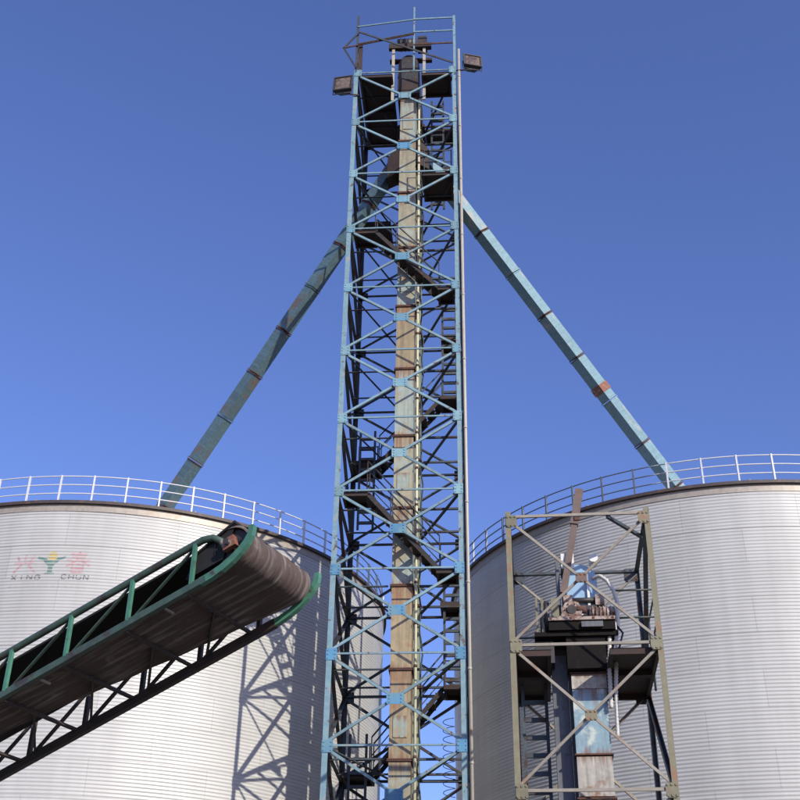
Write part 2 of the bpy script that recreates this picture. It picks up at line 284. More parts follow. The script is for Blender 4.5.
# ------------------------------------------------------------------ silos
SR, SH, PITCH, AMP = 8.2, 15.65, 0.090, 0.0072
def corr(z): return AMP*math.cos(2*math.pi*z/PITCH)
RH = 0.904
_rr = random.Random(11); LAP = [_rr.uniform(-.0025, .0025) for _ in range(40)]; PH = [_rr.uniform(0, 6.28) for _ in range(40)]
def wall_r(a, z):
    # corrugation, rings of sheets that lap a little unevenly, and a slight waviness of the sheets
    i = int(z/RH); q = z/RH - i
    return SR + corr(z) + LAP[i] + .0035*math.sin(18*a + PH[i])*math.sin(math.pi*q) + .004*math.sin(7*a + .9*z) + .003*math.sin(13*a - .6*z + 1)
def make_silo_wall(parent):
    nseg = 180; per = 6; zs = []; z = 0.0
    while z < SH - 0.16: zs.append(z); z += PITCH/per
    zs.append(SH - 0.16)
    V = []; 
    for z in zs:
        for k in range(nseg): a = 2*math.pi*k/nseg; r = wall_r(a, z); V.append((r*math.cos(a), r*math.sin(a), z))
    F = [(i*nseg+k, i*nseg+(k+1)%nseg, (i+1)*nseg+(k+1)%nseg, (i+1)*nseg+k) for i in range(len(zs)-1) for k in range(nseg)]
    me = bpy.data.meshes.new('wall'); me.from_pydata(V, [], F); me.materials.append(M['silo'])
    me.polygons.foreach_set('use_smooth', [True]*len(F))
    uvl = me.uv_layers.new(name='UVMap'); data = [0.0]*(len(F)*8); c = 2*math.pi*SR/nseg
    for fi in range(len(F)):
        i, k = divmod(fi, nseg); b = fi*8
        data[b:b+8] = [k*c, zs[i], (k+1)*c, zs[i], (k+1)*c, zs[i+1], k*c, zs[i+1]]
    uvl.data.foreach_set('uv', data); me.update()
    o = bpy.data.objects.new('wall', me); COL.objects.link(o); o.parent = parent; return o
def ring(name, r0, r1, z0, z1, m, parent, n=180):
    V = []
    for r, z in ((r0,z0),(r1,z0),(r1,z1),(r0,z1)):
        for k in range(n): a = 2*math.pi*k/n; V.append((r*math.cos(a), r*math.sin(a), z))
    F = [(j*n+k, j*n+(k+1)%n, ((j+1)%4)*n+(k+1)%n, ((j+1)%4)*n+k) for j in range(4) for k in range(n)]
    return MB().poly(V, F).build(name, m, parent)
def rail_ring(name, r, z, rad, m, parent, a0=0, a1=360):
    n = max(8, int((a1-a0)/2.5)); full = a1 - a0 >= 360
    pts = [(r*math.cos(R_(a0+(a1-a0)*k/n)), r*math.sin(R_(a0+(a1-a0)*k/n)), z) for k in range(n+1)]
    return MB().tube(pts, rad, 6, caps=not full).build(name, m, parent)
NPOST = 58
def silo(label, loc, grey_from, grey_to, wall0=None):
    s = thing('grain_silo', label, 'silo', loc, (0,0,0), 'corrugated grain silos behind the elevator tower')
    if wall0 is None: wall0 = make_silo_wall(s)
    else: wall0 = inst(wall0, (0,0,0), s)
    ring('top_band', SR-0.05, SR+0.018, SH-0.20, SH, M['band'], s)
    ring('eave_rim', SR-0.3, SR+0.10, SH, SH+0.085, M['eave'], s)
    # roof: shallow cone of sheets with standing ribs
    n = 48; t = 0.40; V = [(0,0,SH+0.06+t*SR)]
    for k in range(n):
        a = 2*math.pi*k/n; V.append(((SR+0.03)*math.cos(a), (SR+0.03)*math.sin(a), SH+0.095))
    mb = MB().poly(V, [(0, 1+k, 1+(k+1)%n) for k in range(n)]); rf = mb.build('roof', M['roof'], s)
    for k in range(24):
        a = 2*math.pi*(k+.5)/24; c_, s_ = math.cos(a), math.sin(a)
        MB().rect((SR*c_, SR*s_, SH+0.12), (0.6*c_, 0.6*s_, SH+0.12+t*(SR-0.6)), 0.07, 0.05).build('roof_rib', M['roof'], rf)
    MB().cyl((0,0,SH+t*SR+0.1), (0,0,1), 0.55, 0.6, 24).build('roof_cap', M['roof'], rf)
    h = 0.86; rr = SR - 0.02
    p0 = MB().rect((rr,0,SH+0.085), (rr,0,SH+h+0.02), 0.055, 0.04, (1,0,0)).mesh('guardrail_post', M['white_rail'])
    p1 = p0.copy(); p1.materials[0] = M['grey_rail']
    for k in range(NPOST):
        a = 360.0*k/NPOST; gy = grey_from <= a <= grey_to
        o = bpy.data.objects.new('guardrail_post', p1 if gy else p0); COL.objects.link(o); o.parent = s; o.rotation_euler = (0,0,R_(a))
    for z, nm in ((h, 'top_rail'), (h*.70, 'middle_rail'), (h*.40, 'lower_rail')):
        rail_ring(nm, rr-0.01, SH+z, 0.019, M['white_rail'], s, grey_to, grey_from+360)
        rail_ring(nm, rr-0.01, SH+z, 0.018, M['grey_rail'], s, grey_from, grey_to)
    return s, wall0
LC, RC = (-8.63, 36.40, 0), (9.99, 34.61, 0)
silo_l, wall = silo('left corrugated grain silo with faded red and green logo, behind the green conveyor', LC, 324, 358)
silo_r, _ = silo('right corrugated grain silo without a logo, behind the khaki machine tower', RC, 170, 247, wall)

# logo painted on the left silo: strokes that follow the corrugation (angle along the wall, height)
def print_strokes(name, strokes, m, parent, ang0, z0, w):
    mb = MB()
    for st in strokes:
        wd = w
        if isinstance(st[-1], float): wd = st[-1]; st = st[:-1]
        for (x0,y0),(x1,y1) in zip(st[:-1], st[1:]):
            L = math.hypot(x1-x0, y1-y0)
            if L < 1e-6: continue
            tx, ty = (x1-x0)/L, (y1-y0)/L; nx, ny = -ty*wd/2, tx*wd/2
            na = max(1, int(L/0.014)); nb = max(1, int(wd/0.014)); V = []
            for i in range(na+1):
                for j in range(nb+1):
                    f = i/na*L; q = 2*j/nb - 1
                    X, Y = x0+tx*f+nx*q, y0+ty*f+ny*q; zz = z0+Y
                    a = R_(ang0) + X/SR; r = wall_r(a, zz) + 0.0035
                    V.append((r*math.cos(a), r*math.sin(a), zz))
            mb.poly(V, [(i*(nb+1)+j, (i+1)*(nb+1)+j, (i+1)*(nb+1)+j+1, i*(nb+1)+j+1) for i in range(na) for j in range(nb)])
    return mb.build(name, m, parent)
A0 = -92.2
xing = [[(-.26,.20),(-.19,.06)],[(0,.25),(-.02,.08)],[(.27,.22),(.14,.04)],[(-.34,-.02),(.34,.0)],[(-.10,-.06),(-.32,-.32)],[(.10,-.06),(.34,-.30)]]
chun = [[(-.24,.26),(.24,.26)],[(-.20,.16),(.20,.16)],[(-.34,.06),(.34,.06)],[(.02,.34),(-.05,.06),(-.34,-.14)],[(.08,.06),(.34,-.10)],
        [(-.16,-.06),(-.16,-.34)],[(.16,-.06),(.16,-.34)],[(-.16,-.06),(.16,-.06)],[(-.16,-.20),(.16,-.20)],[(-.16,-.33),(.16,-.33)]]
sh = lambda S, dx, dy, k=1.0: [[(x*k+dx, y*k+dy) for x, y in st] for st in S]
print_strokes('logo_character', sh(xing, -.68, 0, .86), M['red_print'], silo_l, A0, 13.98, 0.055)
print_strokes('logo_character', sh(chun, .70, .02, .86), M['red_print'], silo_l, A0, 13.98, 0.052)
print_strokes('logo_stalk', [[(0,.05),(0,-.30),.12],[(-.36,.14),(-.16,.08),.06],[(-.18,.09),(-.03,-.06),.10],[(.36,.16),(.2,.10),.06],[(.2,.11),(.03,-.06),.10],[(-.12,-.30),(.12,-.30),.05]], M['green_print'], silo_l, A0, 13.98, .08)
print_strokes('logo_kernel', [[(.03,.30),(.03,.24),.14],[(.03,.245),(.03,.06),.22]], M['yellow_print'], silo_l, A0, 13.98, .2)
LET = {'X':[[(0,0),(1,1)],[(0,1),(1,0)]],'I':[[(.5,0),(.5,1)]],'N':[[(0,0),(0,1),(1,0),(1,1)]],'G':[[(1,.85),(.7,1),(.2,1),(0,.7),(0,.3),(.2,0),(.8,0),(1,.2),(1,.5),(.6,.5)]],
       'C':[[(1,.85),(.7,1),(.2,1),(0,.7),(0,.3),(.2,0),(.8,0),(1,.2)]],'H':[[(0,0),(0,1)],[(1,0),(1,1)],[(0,.5),(1,.5)]],'U':[[(0,1),(0,.2),(.3,0),(.7,0),(1,.2),(1,1)]],
       }
def word(w, x0, x1, y, hgt, fx=.62):
    S = []; n = len(w); st = (x1-x0)/n
    for i, ch in enumerate(w):
        if ch in LET: S += [[(x0+st*(i+.5*(1-fx)+a*fx), y+b*hgt) for a, b in s_] for s_ in LET[ch]]
    return S
for w_, x0, x1, y_ in (('XING', -1.02, -.18, -.47), ('CHUN', .30, 1.05, -.455)):
    st_ = (x1-x0)/4
    for i, ch in enumerate(w_): print_strokes('logo_letter', word(ch, x0+st_*i, x0+st_*(i+1), y_, .12), M['black_print'], silo_l, A0, 13.98, .030)

rl_ = random.Random(5)
for i in range(13):
    x0 = -1.0 + i*.16
    print_strokes('logo_mark', [[(x0, -.66+rl_.uniform(-.01,.01)), (x0+rl_.uniform(.05,.09), -.66)], [(x0+.03,-.69),(x0+.04,-.62)]], M['pale_print'], silo_l, A0, 13.98, .025)
# ------------------------------------------------------------------ lattice towers
def build_face(parent, W, mk, bays, z0, bay, horiz, diag, sec, names, zig=None, up_in=True, flange=0.75):
    """one face of a lattice tower. mk(u, z, off): u across the face, off = metres inside the face. bays copied upward, sharing meshes"""
    t = 0.010; out = (Vector(mk(0,0,-1)) - Vector(mk(0,0,0)))
    inw = -out
    def L(p, q, a, name, m, flat):
        # upright flange in the face plane, lying flange pointing into the tower along the lower edge
        p = Vector(p); q = Vector(q); d = (q-p).normalized(); upv = inw.cross(d)
        if upv.z < 0: upv = -upv
        w = d.cross(upv); flip = 1 if w.dot(inw) > 0 else -1
        return MB().angle(p, q, a, a*flange, t, upv, flip).build(name, m, parent)
    h0 = L(mk(-W/2, z0, .012), mk(W/2, z0, .012), sec[0], 'horizontal_beam', horiz, 0)
    for k in range(1, bays+1): inst(h0, (0,0,k*bay))
    if zig is None:
        a = L(mk(-W/2+.05, z0+.05, .030), mk(W/2-.05, z0+bay-.05, .030), sec[1], 'diagonal_brace', diag, 0)
        b = L(mk(W/2-.05, z0+.05, .045), mk(-W/2+.05, z0+bay-.05, .045), sec[1], 'diagonal_brace', diag, 0)
        for k in range(1, bays): inst(a, (0,0,k*bay)); inst(b, (0,0,k*bay))
    else:
        for k in range(bays):
            s = 1 if (k % 2 == 0) == (zig > 0) else -1
            L(mk(s*(W/2-.05), z0+k*bay+.05, .030), mk(-s*(W/2-.05), z0+(k+1)*bay-.05, .030), sec[1], 'diagonal_brace', diag, 0)
def legs(parent, W, D, z1, a, m_front, m_back):
    for sx in (-1, 1):
        for y, m in ((0, m_front), (D, m_back)):
            x = sx*W/2; ix = -sx; iy = 1 if y == 0 else -1
            prof = [(0,0),(a,0),(a,.012),(.012,.012),(.012,a),(0,a)]
            pts = [(x+ix*u, y+iy*w, z) for z in (0, z1) for u, w in prof]
            n = 6; MB().poly(pts, [(i,(i+1)%n,n+(i+1)%n,n+i) for i in range(n)] + [tuple(range(n-1,-1,-1)), tuple(range(n,2*n))]).build('leg', m, parent)

# main tower: 3.1 m wide, 3.3 m deep, 14 bays of 2.1 m
TW, TD, TB, TZ0 = 3.2, 3.3, 2.1, 0.4
TROT = R_(-4.5)
TLOC = (0.0, 26.0, 0)
ELOC = (0.05, 26.0, 0)
tower = thing('lattice_tower', 'tall light blue steel lattice tower with inner stairs between the two silos', 'tower', TLOC, (0,0,TROT))
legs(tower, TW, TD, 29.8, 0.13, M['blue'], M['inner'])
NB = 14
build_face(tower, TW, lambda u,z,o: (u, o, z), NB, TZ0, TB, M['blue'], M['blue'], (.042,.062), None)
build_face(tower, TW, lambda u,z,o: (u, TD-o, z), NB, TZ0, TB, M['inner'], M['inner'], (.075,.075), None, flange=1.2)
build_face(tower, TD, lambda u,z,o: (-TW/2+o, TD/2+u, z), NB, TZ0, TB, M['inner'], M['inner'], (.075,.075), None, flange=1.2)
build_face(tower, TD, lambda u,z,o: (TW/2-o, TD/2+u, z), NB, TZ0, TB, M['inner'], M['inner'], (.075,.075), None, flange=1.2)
# gusset plates: bolted plates with clipped corners, front corners, front crossings and back corners
def gusset(cx, y, z, w, h, m, th=.012, clip=.022):
    pts = [(cx-w/2+clip,z-h/2),(cx+w/2-clip,z-h/2),(cx+w/2,z-h/2+clip),(cx+w/2,z+h/2-clip),(cx+w/2-clip,z+h/2),(cx-w/2+clip,z+h/2),(cx-w/2,z+h/2-clip),(cx-w/2,z-h/2+clip)]
    mb = MB().extrude(pts, y-th, y)
    for ax in (-.34, .34):
        for az in (-.32, 0, .32): mb.box(cx+ax*w-.014, cx+ax*w+.014, y-th-.014, y-th+.001, z+az*h-.014, z+az*h+.014)
    return mb.build('gusset_plate', m, tower)
gl = gusset(-TW/2+.115, -.003, TZ0, .25, .28, M['blue_plate']); gr = gusset(TW/2-.115, -.003, TZ0, .24, .29, M['blue_plate'])
gc = gusset(0, -.003, TZ0+TB/2, .40, .25, M['blue_plate'])
pale = [gusset(-TW/2+.115, -.003, TZ0, .24, .27, M['teal_plate']), gusset(TW/2-.115, -.003, TZ0, .23, .28, M['teal_plate']), gusset(0, -.003, TZ0+TB/2, .38, .24, M['teal_plate'])]
PALE0 = 7
for q in pale: q.location = (0,0,PALE0*TB)
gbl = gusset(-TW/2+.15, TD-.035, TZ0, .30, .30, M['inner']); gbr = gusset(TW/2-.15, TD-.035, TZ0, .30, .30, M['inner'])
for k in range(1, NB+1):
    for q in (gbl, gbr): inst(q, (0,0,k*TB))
    for q in ((gl, gr) if k < PALE0 else pale[:2]):
        if not (k == PALE0): inst(q, (0,0,k*TB))
    if k < NB and k != PALE0: inst(gc if k < PALE0 or k in (9, 10, 12) else pale[2], (0,0,k*TB))

pb = [MB().angle((sx*(TW/2-.06), .06, TZ0-.02), (sx*.25, TD-.08, TZ0-.02), .055, .055, .008, (0,0,1)).build('plan_brace', M['inner'], tower) for sx in (-1, 1)]
tt = [MB().angle((sx*(TW/2-.03), yy, TZ0-.04), (sx*.30, yy, TZ0-.04), .05, .06, .008, (0,0,1)).build('trunk_tie', M['inner'], tower) for sx in (-1, 1) for yy in (1.05, 2.4)]
for k in range(1, NB+1):
    for q in pb + tt: inst(q, (0,0,k*TB))
# decks: chequer plates on channel joists (dark undersides)
def deck(x0, x1, y0, y1, z, parent=tower, m=None, name='deck_plate', joists=True):
    mb = MB().box(x0, x1, y0, y1, z, z+.012)
    d = mb.build(name, m or M['deck'], parent)
    if joists:
        J = MB()
        for y in (y0+.03, y1-.03): J.box(x0, x1, y-.03, y+.03, z-.10, z-.002)
        for x in (x0+.03, x1-.03): J.box(x-.03, x+.03, y0+.065, y1-.065, z-.095, z-.002)
        J.build('deck_joist', m or M['deck'], d)
    return d
ZL = lambda k: TZ0 + TB*k
top = ZL(14)
deck(-1.42, -.40, .08, 1.65, top-.02); deck(-1.42, -.40, 1.67, 3.2, top-.02)
deck(.50, 1.42, .08, 1.05, top-.02); deck(.50, 1.42, 2.55, 3.2, top-.02); deck(-.39, .49, 2.3, 3.2, top-.02)
def stair(p0, p1, width, y, parent=tower):
    """flight from upper landing p0 to lower landing p1 (x, z); y = centre line"""
    (x0, z0), (x1, z1) = p0, p1; mb = MB()
    for yy in (y-width/2, y+width/2): mb.rect((x0,yy,z0), (x1,yy,z1), .11, .035)
    f = mb.build('stair_flight', M['stair'], parent)
    n = 8
    for i in range(n):
        t = (i+.5)/n; x = x0+(x1-x0)*t; z = z0+(z1-z0)*t
        MB().box(x-.11, x+.11, y-width/2+.02, y+width/2-.02, z-.012, z+.012).build('stair_tread', M['stair'], f)
    for yy in (y-width/2, y+width/2):
        h = MB(); h.tube([(x0,yy,z0+.9),(x1,yy,z1+.9)], .02, 6); h.tube([(x0,yy,z0+.45),(x1,yy,z1+.45)], .014, 6)
        for i in range(4):
            t = i/3; x = x0+(x1-x0)*t; z = z0+(z1-z0)*t; h.tube([(x,yy,z),(x,yy,z+.9)], .016, 6)
        h.build('stair_handrail', M['inner'], f)
def ladder(x0, x1, y, z0, z1, parent=tower, step=.32, m='inner', cage=False):
    mb = MB()
    for x in (x0, x1): mb.rect((x,y,z0), (x,y,z1), .05, .06, (0,1,0))
    l = mb.build('ladder', M[m], parent)
    z = z0 + .2; k = 0; first = None
    while z < z1 - .05:
        if first is None: first = MB().rect((x0,y,z), (x1,y,z), .075, .06).build('ladder_rung', M[m], l)
        else: inst(first, (0,0,k*step))
        z += step; k += 1
    return l
yf, yb = .42, 2.78
ys = lambda y: (y-.33, y+.33)
# upper zig-zag
deck(-1.42, -.78, .08, .78, ZL(11)); stair((-.80, ZL(11)), (1.02, ZL(10)), .56, yf)
deck(.98, 1.44, .08, .80, ZL(10)); deck(.98, 1.44, 2.4, 3.2, ZL(10)-.1)
ladder(1.02, 1.42, 2.55, ZL(9), ZL(10)+1.2)
deck(.95, 1.44, 2.4, 3.2, ZL(9)); stair((1.0, ZL(9)), (-.75, ZL(8)), .56, yb)
deck(-1.42, -.72, 2.3, 3.2, ZL(8))
ladder(-1.25, -.85, 2.25, ZL(7), ZL(8)+.9)
deck(-1.42, -.78, .08, .78, ZL(7)); stair((-.80, ZL(7)), (1.0, ZL(6)), .56, yf)
deck(.92, 1.44, .08, .80, ZL(6)); deck(.92, 1.44, 2.4, 3.2, ZL(6)+.1)
ladder(1.02, 1.42, 2.55, ZL(5), ZL(6)+1.0)
deck(1.0, 1.44, 2.3, 3.2, ZL(5)); stair((1.0, ZL(5)), (-.75, ZL(4)), .56, yb)
deck(-1.42, -.72, 2.3, 3.2, ZL(4))
ladder(-1.25, -.85, 2.25, ZL(1), ZL(4)+.9)
# upper service decks round the distributor
deck(.55, 1.44, .08, 1.25, ZL(12)); deck(-1.42, -.55, 2.2, 3.2, ZL(12))
deck(.60, 1.44, 1.8, 3.2, ZL(13)-.3); ladder(.75, 1.12, 1.72, ZL(12), ZL(14)+.4)
# landing handrails
def landing_rail(x0, x1, y, z):
    h = MB()
    for dz in (.45, .9): h.tube([(x0,y,z+dz),(x1,y,z+dz)], .018, 6)
    for x in (x0, x1): h.tube([(x,y,z),(x,y,z+.92)], .02, 6)
    h.build('landing_rail', M['inner'], tower)
landing_rail(-1.38, -.85, 3.12, ZL(8)); landing_rail(-1.38, -.85, 3.12, ZL(4)); landing_rail(1.0, 1.4, 3.12, ZL(9)); landing_rail(1.0, 1.4, 3.12, ZL(5)); landing_rail(.6, 1.4, 3.12, ZL(13)-.3); landing_rail(.6,1.4,.12,ZL(12))
# top guardrail: tall corner posts, three rails, crossed braces, outrigger at the left
for x, y, z1, r in ((-1.55,.02,32.45,.035),(.27,.02,32.75,.025),(1.55,.02,32.25,.04),(-1.5,3.25,31.3,.035),(1.5,3.25,31.3,.035),(0,3.25,31.3,.03)):
    MB().rect((x,y,29.83), (x,y,z1), r*2, r*2, (1,0,0)).build('guardrail_post', M['blue'] if y < 1 and x > 0 else M['inner'], tower)
for z, m in ((32.15,'blue'),(31.55,'blue'),(30.98,'rust')):
    MB().rect((.27,-.02,z),(1.5,-.02,z),.05,.03).build('guardrail', M[m], tower)
MB().rect((-1.55,-.03,31.9),(.27,-.03,32.12),.045,.03).build('guardrail', M['blue'], tower)
MB().rect((-1.98,-.05,30.92),(.27,-.05,31.42),.045,.03).build('guardrail', M['rust'], tower)
MB().rect((-1.5,-.07,31.05),(.27,-.07,31.45),.04,.03).build('guardrail', M['inner'], tower)
for z in (30.35, 31.0):
    MB().rect((-1.5,3.27,z),(1.5,3.27,z),.05,.03).build('guardrail', M['inner'], tower)
    for sx in (-1.52, 1.52): MB().rect((sx,.06,z),(sx,3.24,z),.045,.03).build('guardrail', M['inner'], tower)
MB().rect((-1.48,-.09,31.58),(1.5,-.09,30.0),.06,.03).build('guard_brace', M['inner'], tower)
MB().rect((-1.5,-.05,31.6),(-1.98,-.05,30.9),.05,.03).build('outrigger_bar', M['dark_steel'], tower)
MB().rect((-1.98,-.05,30.95),(-1.55,-.05,30.0),.05,.03).build('outrigger_bar', M['dark_steel'], tower)
MB().rect((-1.44,.09,29.8),(-1.44,.09,31.2),.12,.1,(1,0,0)).build('corner_post', M['deck'], tower)

# ------------------------------------------------------------------ main bucket elevator (inside the tower)
elev = thing('bucket_elevator', 'tall bucket elevator trunk with tan and pale green casing inside the blue lattice tower', 'elevator', ELOC, (0,0,TROT))
CX, CW, CD, CY = .005, .50, .58, .80
kinds = ['case_tan','case_green','case_ochre','case_tan','case_ochre','case_ochre','case_green','case_tan','case_green','case_ochre','case_green','case_tan','case_tan','case_green']
sec = 2.1; zz = 0.3
for i in range(14):
    z0, z1 = zz + i*sec, zz + (i+1)*sec
    if z1 > 29.7: z1 = 29.45
    def casing(x, y, w, d, m):
        s_ = MB().box(x-w/2, x+w/2, y, y+d, z0+.03, z1-.03).build('casing_section', M[m], elev)
        for q in (z0+.004, z1-.030): MB().box(x-w/2-.04, x+w/2+.04, y-.04, y+d+.04, q, q+.026).build('casing_flange', M['rust'], s_)
        return s_
    c_ = casing(CX, CY, CW, CD, kinds[i])
    if i % 3 == 1:
        MB().box(CX-.16, CX+.16, CY-.018, CY+.001, z0+.5, z0+1.0).build('inspection_hatch', M['case_green'], c_)
    casing(CX+.10, CY+1.32, CW, CD, 'case_back')
# head
hd = MB(); prof = [(-.34,29.5),(.36,29.5),(.36,30.6)] + [(.01+.35*math.cos(R_(a)), 30.6+.62*math.sin(R_(a))) for a in range(20,180,20)] + [(-.34,30.6)]
hd.extrude(prof, .62, 2.85); hd.build('head_housing', M['dark_steel'], elev)
MB().box(-.30, .32, .60, .618, 29.62, 30.1).build('head_cover', M['deck'], elev)
for x in (-.47, .52):
    MB().rect((x,.45,29.0), (x,.45,31.3), .09, .06, (1,0,0)).build('head_support', M['cream'], elev)
MB().box(-.62, .75, .38, .52, 31.30, 31.5).build('motor_beam', M['deck'], elev)
MB().box(-.62, .75, .86, 1.00, 31.22, 31.32).build('motor_beam', M['deck'], elev)
mt = MB().cyl((-.05,.65,31.72), (1,0,0), .2, .62, 16).build('drive_motor', M['dark_steel'], elev)
for k in range(4): MB().cyl((-.25+k*.13,.65,31.72), (1,0,0), .215, .04, 16).build('cooling_fin', M['dark_steel'], mt)
MB().box(.3,.6,.5,.85,31.5,31.95).build('gearbox', M['dark_steel'], elev)
# distributor boots where the two chutes leave the trunk
MB().poly([(-.25,.78,27.6),(-.25,1.4,27.6),(-.25,1.4,26.4),(-.25,.78,26.4),(-.62,.9,27.0),(-.62,1.4,27.0),(-.62,1.4,26.2),(-.62,.9,26.2)],
          [(0,1,2,3),(4,7,6,5),(0,4,5,1),(3,2,6,7),(0,3,7,4),(1,5,6,2)]).build('distributor_boot', M['deck'], elev)
MB().poly([(.26,.78,27.9),(.26,1.4,27.9),(.26,1.4,26.7),(.26,.78,26.7),(.66,.9,27.3),(.66,1.4,27.3),(.66,1.4,26.5),(.66,.9,26.5)],
          [(0,3,2,1),(4,5,6,7),(0,1,5,4),(3,7,6,2),(0,4,7,3),(1,2,6,5)]).build('distributor_boot', M['deck'], elev)

# pipes on the tower
def local(p): return Matrix.Translation(TLOC) @ Matrix.Rotation(TROT, 4, 'Z') @ Vector(p)
dp = thing('downpipe', 'long cream pipe running up the right front leg of the blue tower', 'pipe', local((1.68,-.06,0)), (0,0,TROT))
MB().tube([(0,0,.05),(0,0,30.6)], .043, 10).build('pipe_run', M['cream'], dp)
for k in range(1, 15): MB().cyl((0,0,k*2.1), (0,0,1), .05, .06, 12).build('pipe_coupling', M['cream'], dp)
cp = thing('conduit_pipe', 'thin pale yellow pipe clipped along the right side of the elevator trunk', 'pipe', local((.40,.74,0)), (0,0,TROT))
MB().tube([(0,0,.05),(0,0,29.3)], .036, 8).build('pipe_run', M['yellow_pipe'], cp)
for k in range(1, 27): MB().cyl((0,0,k*1.05+.35), (0,0,1), .048, .06, 10).build('pipe_clip', M['rust'], cp)
cb = MB(); pts = []
for k in range(90):
    z = 1 + k*.3; pts.append(local((.50+.03*math.sin(k*1.7)+.03*math.sin(k*.43), .95+.02*math.cos(k*1.1), z)))
cb.tube(pts, .022, 6); mark(cb.build('power_cable', M['cable']), 'black cable hanging loosely beside the pale yellow pipe on the elevator trunk', 'cable')
pts = []
for k in range(120):
    a = k*.30*math.pi/2; z = 8.2 + k*.0155; pts.append(local((1.12+.14*math.cos(a), 2.2+.10*math.sin(a), z)))
mark(MB().tube(pts, .009, 5).build('coiled_wire', M['cable']), 'coil of black wire hanging below the lowest right landing of the blue tower', 'wire')

# floodlights
def floodlight(label, loc, rz, w, h):
    f = thing('floodlight', label, 'floodlight', loc, (R_(-8),0,rz), 'floodlights at the tower top')
    mb = MB().box(-w/2, w/2, .0, .10, -h/2, h/2)
    mb.poly([(-w/2,.1,-h/2),(w/2,.1,-h/2),(w/2,.1,h/2),(-w/2,.1,h/2),(-w/4,.34,-h/4),(w/4,.34,-h/4),(w/4,.34,h/4),(-w/4,.34,h/4)], [(0,1,5,4),(1,2,6,5),(2,3,7,6),(3,0,4,7),(4,5,6,7)])
    b = mb.build('lamp_housing', M['lamp_body'], f)
    MB().box(-w/2+.05, w/2-.05, -.012, -.002, -h/2+.05, h/2-.05).build('lamp_glass', M['lamp_glass'], f)
    fr = MB()
    for z in (-h/2, h/2): fr.box(-w/2-.02, w/2+.02, -.03, .02, z-.025, z+.025)
    for x in (-w/2, w/2): fr.box(x-.025, x+.025, -.028, .018, -h/2+.03, h/2-.03)
    fr.build('lamp_frame', M['lamp_body'], f)
    MB().tube([(-w/2-.03,.08,0),(-w/2-.03,.08,-h/2-.1),(w/2+.03,.08,-h/2-.1),(w/2+.03,.08,0)], .018, 6).build('lamp_bracket', M['dark_steel'], f)
    MB().tube([(0,.08,-h/2-.1),((.5 if loc[0]<0 else -.5),.2,-h/2-.14)], .025, 6).build('lamp_arm', M['dark_steel'], f)
floodlight('square floodlight hanging at the left of the blue tower top', (-1.93, 26.05, 29.28), R_(-12), .56, .62)
floodlight('square floodlight hanging at the right of the blue tower top', (2.10, 25.75, 30.05), R_(12), .54, .50)

# ------------------------------------------------------------------ grain chutes
def chute(name_label, p0, p1, size, m, nsec, collar_at=None):
    p0 = Vector(p0); p1 = Vector(p1); d = p1 - p0; L = d.length
    ry = math.atan2(-d.z, math.hypot(d.x, d.y)); rz = math.atan2(d.y, d.x)
    c = thing('grain_chute', name_label, 'chute', p0, (0, ry, rz), 'chutes from the tower to the silo roofs')
    for i in range(nsec):
        a, b = L*i/nsec, L*(i+1)/nsec
        s_ = MB().box(a+.012, b-.012, -size/2, size/2, -size/2, size/2).build('chute_section', M[m], c)
        for q in (a+.012, b-.037): MB().box(q, q+.025, -size/2-.018, size/2+.018, -size/2-.018, size/2+.018).build('chute_flange', M['rust' if (i+int(q>a+.1)) % 3 else m], s_)
    if collar_at:
        MB().box(L*collar_at-.13, L*collar_at+.13, -size/2-.022, size/2+.022, -size/2-.022, size/2+.022).build('repair_collar', M['collar'], c, 'rust red repair collar with white patches')
def extend(P, E, s0, s1):
    P = Vector(P); E = Vector(E); d = E-P; return P + d*s0, P + d*s1
a, b = extend((-1.76,28.2,24.8), (-6.9,31.4,17.2), -.30, 1.16)
chute('dull teal square chute sloping down from the tower to the left silo', a, b, .35, 'chute_dim', 9)
a, b = extend((1.84,27.75,25.75), (8.3,31.2,17.95), -.21, 1.14)
chute('bright teal square chute sloping down from the tower to the right silo', a, b, .35, 'chute', 9, .637)

